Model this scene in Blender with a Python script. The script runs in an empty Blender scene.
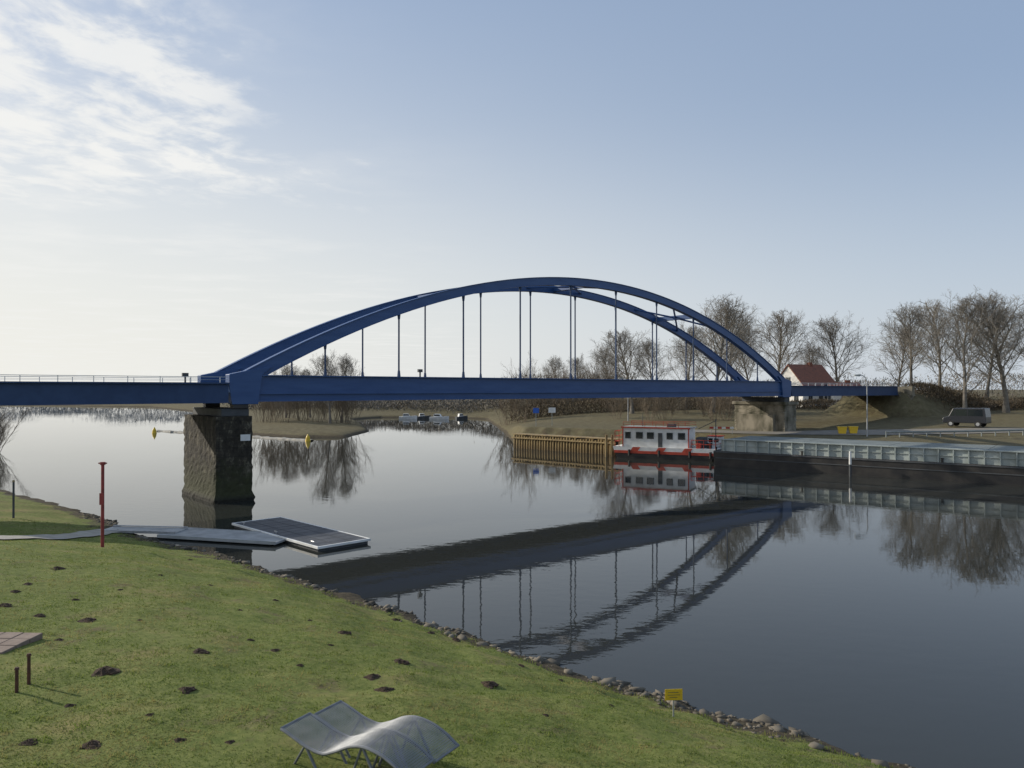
import bpy, math, random
import numpy as np
from mathutils import Vector, Matrix
random.seed(7); rng=np.random.default_rng(7)
scene=bpy.context.scene
COL=scene.collection
H=8.0; F=769.0; HY=389.0
def P(px,py,z=0.0):
    Y=(H-z)*F/(py-HY); return ((px-512)/F*Y, Y)
# ---------------------------------------------------------------- materials
def mat(name,col,rough=0.6,metal=0.0,col2=None,scale=4.0,bump=0.0,spec=None,detail=4.0,stretch=None):
    m=bpy.data.materials.new(name); m.use_nodes=True
    nt=m.node_tree; b=nt.nodes['Principled BSDF']
    b.inputs['Base Color'].default_value=(*col,1); b.inputs['Roughness'].default_value=rough
    b.inputs['Metallic'].default_value=metal
    if spec is not None: b.inputs['Specular IOR Level'].default_value=spec
    if col2 is not None:
        tc=nt.nodes.new('ShaderNodeTexCoord'); n=nt.nodes.new('ShaderNodeTexNoise')
        mp=nt.nodes.new('ShaderNodeMapping')
        if stretch: mp.inputs['Scale'].default_value=stretch
        n.inputs['Scale'].default_value=scale; n.inputs['Detail'].default_value=detail
        r=nt.nodes.new('ShaderNodeValToRGB')
        r.color_ramp.elements[0].position=0.35; r.color_ramp.elements[1].position=0.65
        r.color_ramp.elements[0].color=(*col,1); r.color_ramp.elements[1].color=(*col2,1)
        nt.links.new(tc.outputs['Object'],mp.inputs[0]); nt.links.new(mp.outputs[0],n.inputs['Vector'])
        nt.links.new(n.outputs['Fac'],r.inputs[0]); nt.links.new(r.outputs[0],b.inputs['Base Color'])
        if bump:
            bp=nt.nodes.new('ShaderNodeBump'); bp.inputs['Strength'].default_value=bump
            bp.inputs['Distance'].default_value=0.05
            nt.links.new(n.outputs['Fac'],bp.inputs['Height']); nt.links.new(bp.outputs[0],b.inputs['Normal'])
    return m
M_blue=mat('blue_paint',(0.022,0.070,0.20),0.42,col2=(0.036,0.092,0.235),scale=0.9,detail=8,stretch=(0.4,1,2.5))
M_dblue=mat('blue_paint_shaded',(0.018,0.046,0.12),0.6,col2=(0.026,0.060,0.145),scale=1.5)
M_hang=mat('hanger_paint',(0.022,0.05,0.12),0.5,col2=(0.03,0.065,0.14),scale=2)
M_rail=mat('railing_paint',(0.42,0.45,0.46),0.5,col2=(0.5,0.52,0.52),scale=2)
M_asph=mat('asphalt',(0.05,0.05,0.05),0.9,col2=(0.075,0.073,0.07),scale=3)
M_road=mat('quay_road',(0.17,0.155,0.13),0.9,col2=(0.23,0.21,0.18),scale=0.8)
M_path=mat('path_concrete',(0.28,0.26,0.22),0.9,col2=(0.38,0.36,0.31),scale=2)
M_ltconc=mat('weathered_concrete',(0.27,0.24,0.185),0.9,col2=(0.05,0.048,0.028),scale=0.6,detail=10,bump=0.5,stretch=(1.4,1.4,.8))
M_bark=mat('bark',(0.13,0.115,0.095),0.9,col2=(0.21,0.19,0.16),scale=2)
M_twig=mat('twigs',(0.175,0.155,0.13),0.9,col2=(0.25,0.225,0.185),scale=0.5)
M_bush=mat('bush_twigs',(0.13,0.10,0.07),0.9,col2=(0.20,0.16,0.11),scale=0.5)
M_hedge=mat('hedge_twigs',(0.075,0.055,0.035),0.9,col2=(0.13,0.10,0.06),scale=0.3)
M_farwood=mat('far_wood_haze_tint',(0.23,0.25,0.27),1.0,col2=(0.28,0.29,0.30),scale=0.05)  # distance haze painted into the twig colour as pale blue-grey
M_midwood=mat('mid_wood_hazed_twigs',(0.14,0.125,0.105),1.0,col2=(0.20,0.18,0.15),scale=0.08)  # twig brown lightened to imitate thinner haze at middle distance
M_white=mat('white_paint',(0.80,0.80,0.78),0.5,col2=(0.66,0.66,0.63),scale=1.5,detail=8)
M_red=mat('red_paint',(0.5,0.05,0.03),0.5,col2=(0.38,0.045,0.03),scale=2)
M_orange=mat('orange_red_paint',(0.56,0.07,0.035),0.5,col2=(0.40,0.055,0.03),scale=2)
M_black=mat('black_paint',(0.010,0.010,0.012),0.5,col2=(0.038,0.034,0.03),scale=0.8,detail=8)
M_glass=mat('dark_glass',(0.015,0.02,0.025),0.08,spec=0.8)
M_grey=mat('grey_steel',(0.24,0.27,0.26),0.6,col2=(0.32,0.34,0.33),scale=1.2)
M_lgrey=mat('light_grey_steel',(0.40,0.42,0.42),0.55,col2=(0.3,0.32,0.32),scale=1.2)
M_coam=mat('barge_grey',(0.40,0.44,0.42),0.6,col2=(0.25,0.285,0.27),scale=0.7,detail=9)
M_cover=mat('hatch_grey_green',(0.13,0.15,0.14),0.75,col2=(0.19,0.21,0.20),scale=0.7,detail=9)
M_dgrey=mat('dark_grey',(0.05,0.055,0.06),0.7,col2=(0.08,0.085,0.09),scale=1.5)
M_galv=mat('galvanised_steel',(0.42,0.43,0.44),0.45,metal=0.4,col2=(0.33,0.34,0.35),scale=6)
M_mesh=mat('wire_mesh_steel',(0.25,0.26,0.27),0.45,metal=0.3,col2=(0.18,0.19,0.20),scale=6)
M_frame=mat('lounger_frame_steel',(0.22,0.23,0.24),0.5,metal=0.4,col2=(0.16,0.17,0.18),scale=6)
M_pile=mat('timber_piles',(0.37,0.27,0.12),0.85,col2=(0.17,0.12,0.065),scale=1.2,stretch=(3,3,0.7),detail=8)
M_yellow=mat('yellow_paint',(0.75,0.5,0.02),0.5,col2=(0.65,0.42,0.02),scale=5)
M_roof=mat('roof_tiles',(0.27,0.105,0.065),0.85,col2=(0.18,0.08,0.055),scale=3)
M_wall=mat('plaster',(0.78,0.77,0.73),0.85,col2=(0.66,0.64,0.6),scale=0.8)
M_rustred=mat('weathered_red',(0.30,0.045,0.045),0.7,col2=(0.18,0.035,0.03),scale=5)
M_rust=mat('rusty_brown',(0.11,0.045,0.025),0.85,col2=(0.06,0.03,0.02),scale=8)
M_soil=mat('molehill_soil',(0.05,0.032,0.02),1.0,col2=(0.12,0.075,0.045),scale=18,bump=1.0)
M_stone=mat('shore_stone',(0.045,0.038,0.028),0.95,col2=(0.19,0.165,0.125),scale=0.9,bump=0.3,detail=6)
M_tyre=mat('tyre_rubber',(0.02,0.02,0.02),0.9)
M_van=mat('dark_vehicle_paint',(0.02,0.022,0.028),0.25,spec=0.7)
M_pave=mat('paving_slab',(0.26,0.20,0.16),0.9,col2=(0.2,0.15,0.12),scale=6)
M_pont=mat('pontoon_grating',(0.05,0.055,0.065),0.6,col2=(0.085,0.09,0.10),scale=1.3,detail=8)
M_pontl=mat('pontoon_metal',(0.36,0.37,0.37),0.55,col2=(0.24,0.25,0.25),scale=1.5)
M_sign=mat('blue_sign',(0.03,0.12,0.5),0.5)
M_lamp=mat('lamp_lens',(0.6,0.6,0.55),0.3)
def pier_mat():
    m=bpy.data.materials.new('stained_pier'); m.use_nodes=True; nt=m.node_tree; N=nt.nodes; L=nt.links
    b=N['Principled BSDF']; b.inputs['Roughness'].default_value=0.9
    g=N.new('ShaderNodeNewGeometry'); sp=N.new('ShaderNodeSeparateXYZ'); L.new(g.outputs['Position'],sp.inputs[0])
    mp=N.new('ShaderNodeMapping'); mp.inputs['Scale'].default_value=(1.6,1.6,0.9); L.new(g.outputs['Position'],mp.inputs[0])
    n=N.new('ShaderNodeTexNoise'); n.inputs['Scale'].default_value=1.0; n.inputs['Detail'].default_value=10; n.inputs['Roughness'].default_value=0.78; L.new(mp.outputs[0],n.inputs['Vector'])
    r=N.new('ShaderNodeValToRGB'); e=r.color_ramp.elements
    e[0].position=0.40; e[0].color=(0.012,0.010,0.008,1); e[1].position=0.68; e[1].color=(0.23,0.205,0.15,1)
    x=e.new(0.54); x.color=(0.045,0.038,0.026,1); L.new(n.outputs['Fac'],r.inputs[0])
    br=N.new('ShaderNodeTexNoise'); br.inputs['Scale'].default_value=2.2; br.inputs['Detail'].default_value=8; br.inputs['Roughness'].default_value=.7
    L.new(g.outputs['Position'],br.inputs['Vector'])
    zf=N.new('ShaderNodeMath'); zf.operation='PINGPONG'; L.new(sp.outputs['Z'],zf.inputs[0]); zf.inputs[1].default_value=.32
    jt=N.new('ShaderNodeMapRange'); jt.inputs[1].default_value=0; jt.inputs[2].default_value=.035; jt.inputs[3].default_value=.3; jt.inputs[4].default_value=1; L.new(zf.outputs[0],jt.inputs[0])
    ml=N.new('ShaderNodeMix'); ml.data_type='RGBA'; ml.blend_type='MULTIPLY'; ml.inputs[0].default_value=.75; L.new(r.outputs[0],ml.inputs[6]); L.new(jt.outputs[0],ml.inputs[7])
    za=N.new('ShaderNodeMath'); za.operation='MULTIPLY_ADD'; L.new(br.outputs['Fac'],za.inputs[0]); za.inputs[1].default_value=-5; L.new(sp.outputs['Z'],za.inputs[2])
    r2=N.new('ShaderNodeMapRange'); r2.inputs[1].default_value=-1.4; r2.inputs[2].default_value=0.6; r2.inputs[3].default_value=0.85; r2.inputs[4].default_value=0.0; L.new(za.outputs[0],r2.inputs[0])
    mx=N.new('ShaderNodeMix'); mx.data_type='RGBA'; L.new(r2.outputs[0],mx.inputs[0]); L.new(ml.outputs[2],mx.inputs[6]); mx.inputs[7].default_value=(0.042,0.046,0.016,1)
    wt=N.new('ShaderNodeMapRange'); wt.inputs[1].default_value=.15; wt.inputs[2].default_value=.55; wt.inputs[3].default_value=.9; wt.inputs[4].default_value=0; L.new(sp.outputs['Z'],wt.inputs[0])
    m3=N.new('ShaderNodeMix'); m3.data_type='RGBA'; L.new(wt.outputs[0],m3.inputs[0]); L.new(mx.outputs[2],m3.inputs[6]); m3.inputs[7].default_value=(.012,.011,.008,1)
    L.new(m3.outputs[2],b.inputs['Base Color'])
    bp=N.new('ShaderNodeBump'); bp.inputs['Strength'].default_value=1.0; bp.inputs['Distance'].default_value=0.14
    L.new(br.outputs['Fac'],bp.inputs['Height']); L.new(bp.outputs[0],b.inputs['Normal'])
    return m
M_pier=pier_mat()

# ---------------------------------------------------------------- mesh builder
class MB:
    def __init__(s): s.v=[]; s.f=[]
    def box(s,x0,x1,y0,y1,z0,z1):
        n=len(s.v)
        s.v+=[(x0,y0,z0),(x1,y0,z0),(x1,y1,z0),(x0,y1,z0),(x0,y0,z1),(x1,y0,z1),(x1,y1,z1),(x0,y1,z1)]
        s.f+=[(n,n+3,n+2,n+1),(n+4,n+5,n+6,n+7),(n,n+1,n+5,n+4),(n+1,n+2,n+6,n+5),(n+2,n+3,n+7,n+6),(n+3,n,n+4,n+7)]
        return s
    def tube(s,p0,p1,r0,r1=None,n=8,cap=True):
        if r1 is None: r1=r0
        p0=Vector(p0); p1=Vector(p1); d=(p1-p0)
        if d.length<1e-6: return s
        d.normalize(); a=Vector((0,0,1)) if abs(d.z)<0.9 else Vector((1,0,0))
        u=d.cross(a).normalized(); w=d.cross(u)
        b=len(s.v)
        for p,r in ((p0,r0),(p1,r1)):
            for i in range(n):
                t=2*math.pi*i/n; q=p+u*(r*math.cos(t))+w*(r*math.sin(t)); s.v.append(tuple(q))
        for i in range(n):
            j=(i+1)%n; s.f.append((b+i,b+j,b+n+j,b+n+i))
        if cap and n>3:
            s.f.append(tuple(b+i for i in range(n))[::-1]); s.f.append(tuple(b+n+i for i in range(n)))
        return s
    def path(s,pts,r,n=6):
        for a,b in zip(pts[:-1],pts[1:]): s.tube(a,b,r,r,n)
        return s
    def prism(s,prof,y0,y1):
        b=len(s.v); k=len(prof)
        s.v+=[(x,y0,z) for x,z in prof]+[(x,y1,z) for x,z in prof]
        s.f.append(tuple(b+i for i in range(k))); s.f.append(tuple(b+k+i for i in range(k))[::-1])
        for i in range(k):
            j=(i+1)%k; s.f.append((b+i,b+k+i,b+k+j,b+j))
        return s
    def prismx(s,prof,x0,x1):
        b=len(s.v); k=len(prof)
        s.v+=[(x0,y,z) for y,z in prof]+[(x1,y,z) for y,z in prof]
        s.f.append(tuple(b+i for i in range(k))[::-1]); s.f.append(tuple(b+k+i for i in range(k)))
        for i in range(k):
            j=(i+1)%k; s.f.append((b+i,b+j,b+k+j,b+k+i))
        return s
    def mesh(s,name,m,smooth=False):
        me=bpy.data.meshes.new(name); me.from_pydata(s.v,[],s.f); me.materials.append(m)
        if smooth: me.polygons.foreach_set('use_smooth',[True]*len(me.polygons))
        me.update(); return me
def fixn(me):
    import bmesh
    bm=bmesh.new(); bm.from_mesh(me); bmesh.ops.recalc_face_normals(bm,faces=bm.faces); bm.to_mesh(me); bm.free()
def thing(name,label,cat,loc=(0,0,0),rz=0.0,group=None,sc=1.0):
    o=bpy.data.objects.new(name,None); o.location=loc; o.rotation_euler=(0,0,rz); o.scale=(sc,sc,sc)
    o.empty_display_size=0.3
    o['label']=label; o['category']=cat
    if group: o['group']=group
    COL.objects.link(o); return o
def part(name,mb,m,parent,bevel=0.0,smooth=False,label=None,loc=(0,0,0)):
    me=mb.mesh(name,m,smooth) if isinstance(mb,MB) else mb
    if isinstance(mb,MB) : fixn(me)
    o=bpy.data.objects.new(name,me); COL.objects.link(o); o.parent=parent; o.location=loc
    if bevel>0:
        bv=o.modifiers.new('b','BEVEL'); bv.width=bevel; bv.segments=2; bv.limit_method='ANGLE'
    if label: o['label']=label
    return o
def solo(name,mb,m,label,cat,loc=(0,0,0),rz=0.0,group=None,kind=None,smooth=False,bevel=0.0):
    me=mb.mesh(name,m,smooth) if isinstance(mb,MB) else mb
    o=bpy.data.objects.new(name,me); COL.objects.link(o); o.location=loc; o.rotation_euler=(0,0,rz)
    if kind: o['kind']=kind
    if label: o['label']=label
    if cat: o['category']=cat
    if group: o['group']=group
    return o
def copy_thing(src,loc,rz,sc,label=None):
    o=src.copy(); o.location=loc; o.rotation_euler=(0,0,rz); o.scale=(sc,sc,sc) if not isinstance(sc,tuple) else sc
    if label: o['label']=label
    COL.objects.link(o)
    for c in list(src.children):
        k=c.copy(); k.parent=o; COL.objects.link(k)
        for g in list(c.children):
            kk=g.copy(); kk.parent=k; COL.objects.link(kk)
    return o

# ---------------------------------------------------------------- terrain
A=[(40,-25),(24,-6),(16,5),(11.8,12)]+[P(*p) for p in [(912,768),(830,744),(760,727),(690,705),(645,692),(600,679),(540,660),(480,640),(430,624),(380,606),(330,589),(290,577),(250,565),(215,554),(180,546),(145,538),(122,527),(95,515),(60,505),(0,489)]]+[(-62,88),(-80,118),(-130,150),(-400,200),(-3000,300),(-3000,-3000),(40,-3000)]
qd=(0.786,-0.616); qn=(0.616,0.786)
Q0=(27.2,88.9)
B=[(-3000,520),P(-200,402.5),P(0,405),P(150,407),P(198,412),P(213,425),P(235,434),P(300,437.5),P(345,437.5),P(369,431),P(362,424),P(352,419.5),
   P(380,417.5),P(450,417.5),P(486,419),P(494,425),P(505,433),P(514,443),P(560,445),P(616,447),P(700,453),
   Q0,(Q0[0]+qd[0]*120,Q0[1]+qd[1]*120),(190,-60),(3000,-300),(3000,3500),(-3000,3500)]
def sdpoly(poly,X,Y):
    d=np.full(X.shape,1e9); ins=np.zeros(X.shape,bool); n=len(poly)
    for i in range(n):
        ax,ay=poly[i]; bx,by=poly[(i+1)%n]
        ex,ey=bx-ax,by-ay; wx,wy=X-ax,Y-ay
        t=np.clip((wx*ex+wy*ey)/(ex*ex+ey*ey),0,1)
        d=np.minimum(d,np.hypot(wx-ex*t,wy-ey*t))
        c=((ay>Y)!=(by>Y)); 
        if by!=ay:
            xi=ax+(Y-ay)*ex/ey; ins^=(c&(X<xi))
    return np.where(ins,d,-d)
def sstep(a,b,x):
    t=np.clip((x-a)/(b-a),0,1); return t*t*(3-2*t)
def wob(X,Y,s=1.0):
    return (np.sin(X*1.3*s+Y*0.7*s)+np.sin(X*-0.9*s+Y*1.7*s+2)+np.sin(X*2.9*s+1.3+Y*0.4*s)*0.6+np.sin(Y*3.7*s-X*1.9*s)*0.5)/3
bu=(0.765,0.643); bv_=(-0.643,0.765); B0=(-19.6,55.4); SP=73.2; BW=6.1
def height(X,Y):
    sa=sdpoly(A,X,Y)+0.30*wob(X,Y)+.15*wob(X+9,Y,2.6)
    k=2.9-1.8*sstep(24,44,Y); k=np.where(Y>100,1.0,k)
    da=np.maximum(sa,0)
    ha=0.18*(1-np.exp(-da/0.25))+k*(1-np.exp(-np.maximum(da-0.7,0)**1.15/10))+0.04*wob(X,Y,0.9)*sstep(0.5,3,da)+.04*np.minimum(da,3)
    ha=np.where(sa<0,np.maximum(sa*0.5,-2.2),ha)
    sb=sdpoly(B,X,Y)+0.25*wob(X,Y,0.5)
    db=np.maximum(sb,0)
    q=sstep(-4,3,X)*sstep(150,125,Y)
    nat=0.5*(1-np.exp(-db/0.8))+2.6*(1-np.exp(-db/40))
    right=sstep(-12,5,X)
    nat=nat+right*2.0*(1-np.exp(-db/12))
    quay=2.3*sstep(0,1.6,db)+0.7*sstep(10,30,db)+1.2*sstep(30,60,db)+0.9*sstep(60,160,db)
    hb=nat*(1-q)+quay*q
    hb=np.where(sb<0,np.maximum(sb*0.5,-2.2),hb)
    ex=X-(B0[0]+bu[0]*(SP+32)); ey=Y-(B0[1]+bu[1]*(SP+32))
    al=ex*bu[0]+ey*bu[1]; pe=np.abs(ex*bv_[0]+ey*bv_[1]+(-BW/2))
    emb=7.4-np.maximum(0,pe-5)*0.8-np.maximum(0,1-al)*1.6-np.maximum(0,al-8)*0.04
    hb=np.where(sb>0,np.maximum(hb,emb),hb)
    return np.maximum(ha,hb)
def axis(segs):
    out=[]
    for a,b,s in segs:
        n=max(1,int(round((b-a)/s))); out+=list(np.linspace(a,b,n,endpoint=False))
    out.append(segs[-1][1]); return np.array(out)
gx=axis([(-3500,-600,290),(-600,-200,20),(-200,-60,3),(-60,-20,0.5),(-20,16,.25),(16,130,1.6),(130,400,15),(400,3500,310)])
gy=axis([(-3500,-200,330),(-200,-20,15),(-20,6,2),(6,14,.5),(14,40,0.25),(40,52,.5),(52,220,1.6),(220,420,6),(420,1000,40),(1000,3600,400)])
GX,GY=np.meshgrid(gx,gy); GZ=height(GX,GY)
def np_mesh(name,verts,faces_flat,nper,m,smooth=False):
    me=bpy.data.meshes.new(name); nv=len(verts); nf=len(faces_flat)//nper
    me.vertices.add(nv); me.vertices.foreach_set('co',np.asarray(verts,dtype=np.float32).ravel())
    me.loops.add(nf*nper); me.loops.foreach_set('vertex_index',np.asarray(faces_flat,dtype=np.int32))
    me.polygons.add(nf); me.polygons.foreach_set('loop_start',np.arange(0,nf*nper,nper,dtype=np.int32))
    me.update(calc_edges=True); me.validate()
    if smooth: me.polygons.foreach_set('use_smooth',[True]*nf)
    me.materials.append(m); return me
ny,nx=GX.shape
idx=np.arange(nx*ny).reshape(ny,nx)
quads=np.stack([idx[:-1,:-1],idx[:-1,1:],idx[1:,1:],idx[1:,:-1]],-1).reshape(-1)
def ground_mat():
    m=bpy.data.materials.new('ground_cover'); m.use_nodes=True; nt=m.node_tree; N=nt.nodes; L=nt.links
    b=N['Principled BSDF']; b.inputs['Roughness'].default_value=0.95; b.inputs['Specular IOR Level'].default_value=0.15
    g=N.new('ShaderNodeNewGeometry'); sp=N.new('ShaderNodeSeparateXYZ'); L.new(g.outputs['Position'],sp.inputs[0])
    def noise(sc,det=6,ro=0.6):
        n=N.new('ShaderNodeTexNoise'); n.inputs['Scale'].default_value=sc; n.inputs['Detail'].default_value=det; n.inputs['Roughness'].default_value=ro
        L.new(g.outputs['Position'],n.inputs['Vector']); return n
    def ramp(src,stops):
        r=N.new('ShaderNodeValToRGB'); e=r.color_ramp.elements
        e[0].position=stops[0][0]; e[0].color=(*stops[0][1],1); e[1].position=stops[-1][0]; e[1].color=(*stops[-1][1],1)
        for p,c in stops[1:-1]:
            x=e.new(p); x.color=(*c,1)
        L.new(src,r.inputs[0]); return r
    def mix(f,a,bb):
        x=N.new('ShaderNodeMix'); x.data_type='RGBA'
        L.new(f,x.inputs[0]); L.new(a,x.inputs[6]); L.new(bb,x.inputs[7]); return x.outputs[2]
    def mr(src,a,bb,c=0.0,d=1.0):
        x=N.new('ShaderNodeMapRange'); x.inputs[1].default_value=a; x.inputs[2].default_value=bb; x.inputs[3].default_value=c; x.inputs[4].default_value=d
        L.new(src,x.inputs[0]); return x.outputs[0]
    n1=noise(0.35,9,0.7); n2=noise(5,6,0.7); n3=noise(0.9,8,0.75)
    lawn=ramp(n1.outputs['Fac'],[(0.36,(0.25,0.20,0.085)),(0.45,(0.16,0.185,0.05)),(0.56,(0.10,0.145,0.028)),(0.68,(0.20,0.205,0.065))])
    fine=ramp(n2.outputs['Fac'],[(0.33,(0.06,0.085,0.02)),(0.62,(0.26,0.26,0.085))])
    x=N.new('ShaderNodeMix'); x.data_type='RGBA'; x.inputs[0].default_value=0.45
    L.new(lawn.outputs[0],x.inputs[6]); L.new(fine.outputs[0],x.inputs[7]); lawnc=x.outputs[2]
    soil=ramp(n2.outputs['Fac'],[(0.3,(0.09,0.065,0.036)),(0.7,(0.20,0.15,0.095))])
    lawnc=mix(mr(n3.outputs['Fac'],0.55,0.68,0,0.8),lawnc,soil.outputs[0])
    far=ramp(n3.outputs['Fac'],[(0.38,(0.10,0.078,0.048)),(0.52,(0.125,0.11,0.06)),(0.66,(0.165,0.14,0.09))])
    col=mix(mr(sp.outputs['Y'],60,75),lawnc,far.outputs[0])
    mud=ramp(n2.outputs['Fac'],[(0.3,(0.028,0.023,0.014)),(0.7,(0.11,0.09,0.06))])
    ad=N.new('ShaderNodeMath'); ad.operation='MULTIPLY_ADD'; L.new(n3.outputs['Fac'],ad.inputs[0]); ad.inputs[1].default_value=-0.9; L.new(sp.outputs['Z'],ad.inputs[2])
    col=mix(mr(ad.outputs[0],-0.20,-0.12,1,0),col,mud.outputs[0])
    L.new(col,b.inputs['Base Color'])
    bp=N.new('ShaderNodeBump'); bp.inputs['Strength'].default_value=0.6; bp.inputs['Distance'].default_value=0.05
    n4=noise(11,6,0.75); L.new(n4.outputs['Fac'],bp.inputs['Height']); L.new(bp.outputs[0],b.inputs['Normal'])
    return m
M_ground=ground_mat()
me=np_mesh('ground',np.stack([GX,GY,GZ],-1).reshape(-1,3),quads,4,M_ground,True)
solo('ground',me,M_ground,None,None,kind='structure')
def zat(x,y):
    x=np.asarray(x,float); y=np.asarray(y,float)
    i=np.clip(np.searchsorted(gx,x)-1,0,nx-2); j=np.clip(np.searchsorted(gy,y)-1,0,ny-2)
    tx=(x-gx[i])/(gx[i+1]-gx[i]); ty=(y-gy[j])/(gy[j+1]-gy[j])
    return (GZ[j,i]*(1-tx)+GZ[j,i+1]*tx)*(1-ty)+(GZ[j+1,i]*(1-tx)+GZ[j+1,i+1]*tx)*ty
def G(px,py):
    Y=4.0
    while Y<900:
        X=(px-512)/F*Y
        z=float(zat(X,Y))
        if z>=H-(py-HY)/F*Y-1e-3: return (X,Y,z)
        Y*=1.003
    return (X,Y,z)
def at(px,Y):
    X=(px-512)/F*Y; return (X,Y,float(zat(X,Y)))

def water_mat():
    m=bpy.data.materials.new('river_water'); m.use_nodes=True; nt=m.node_tree; N=nt.nodes; L=nt.links
    b=N['Principled BSDF']; b.inputs['Base Color'].default_value=(0.032,0.034,0.030,1); b.inputs['Roughness'].default_value=0.02
    b.inputs['IOR'].default_value=1.34
    g=N.new('ShaderNodeNewGeometry')
    mp=N.new('ShaderNodeMapping'); mp.inputs['Scale'].default_value=(0.8,1.3,1); mp.inputs['Rotation'].default_value=(0,0,0.4); L.new(g.outputs['Position'],mp.inputs[0])
    n=N.new('ShaderNodeTexNoise'); n.inputs['Scale'].default_value=1.4; n.inputs['Detail'].default_value=3; n.inputs['Roughness'].default_value=0.5; L.new(mp.outputs[0],n.inputs['Vector'])
    n2=N.new('ShaderNodeTexNoise'); n2.inputs['Scale'].default_value=0.05; n2.inputs['Detail'].default_value=4; L.new(g.outputs['Position'],n2.inputs['Vector'])
    r=N.new('ShaderNodeMapRange'); r.inputs[1].default_value=0.42; r.inputs[2].default_value=0.62; r.inputs[3].default_value=0.25; r.inputs[4].default_value=1.0; L.new(n2.outputs['Fac'],r.inputs[0])
    mu=N.new('ShaderNodeMath'); mu.operation='MULTIPLY'; L.new(n.outputs['Fac'],mu.inputs[0]); L.new(r.outputs[0],mu.inputs[1])
    bp=N.new('ShaderNodeBump'); bp.inputs['Strength'].default_value=1.0; bp.inputs['Distance'].default_value=0.0045
    L.new(mu.outputs[0],bp.inputs['Height']); L.new(bp.outputs[0],b.inputs['Normal'])
    return m
w=MB(); w.v=[(-3400,-3400,0),(3400,-3400,0),(3400,3500,0),(-3400,3500,0)]; w.f=[(0,1,2,3)]
solo('water',w,water_mat(),None,None,kind='structure')

def strip(name,pts,wd,m,off=0.035,kind='structure',n=40):
    pts=[Vector((p[0],p[1],0)) for p in pts]
    P2=[]; 
    for a,b in zip(pts[:-1],pts[1:]):
        k=max(2,int((b-a).length/0.5))
        for i in range(k): P2.append(a.lerp(b,i/k))
    P2.append(pts[-1]); mb=MB()
    C=7
    for i,p in enumerate(P2):
        d=(P2[min(i+1,len(P2)-1)]-P2[max(i-1,0)]).normalized(); nn=Vector((-d.y,d.x,0))
        for c in range(C):
            q=p+nn*wd*(c/(C-1)-0.5); mb.v.append((q.x,q.y,float(zat(q.x,q.y))+off))
    for i in range(len(P2)-1):
        for c in range(C-1):
            a=i*C+c; mb.f.append((a,a+1,a+C+1,a+C))
    return solo(name,mb,m,None,None,kind=kind,smooth=True)
p1=G(-60,541); p2=G(40,538); p3=G(112,531)
strip('path',[p1[:2],p2[:2],p3[:2]],1.4,M_path,0.05)
strip('road',[(24,104),(34,99),(48,96),(80,93),(125,88)],6.5,M_road,0.06)
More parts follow.
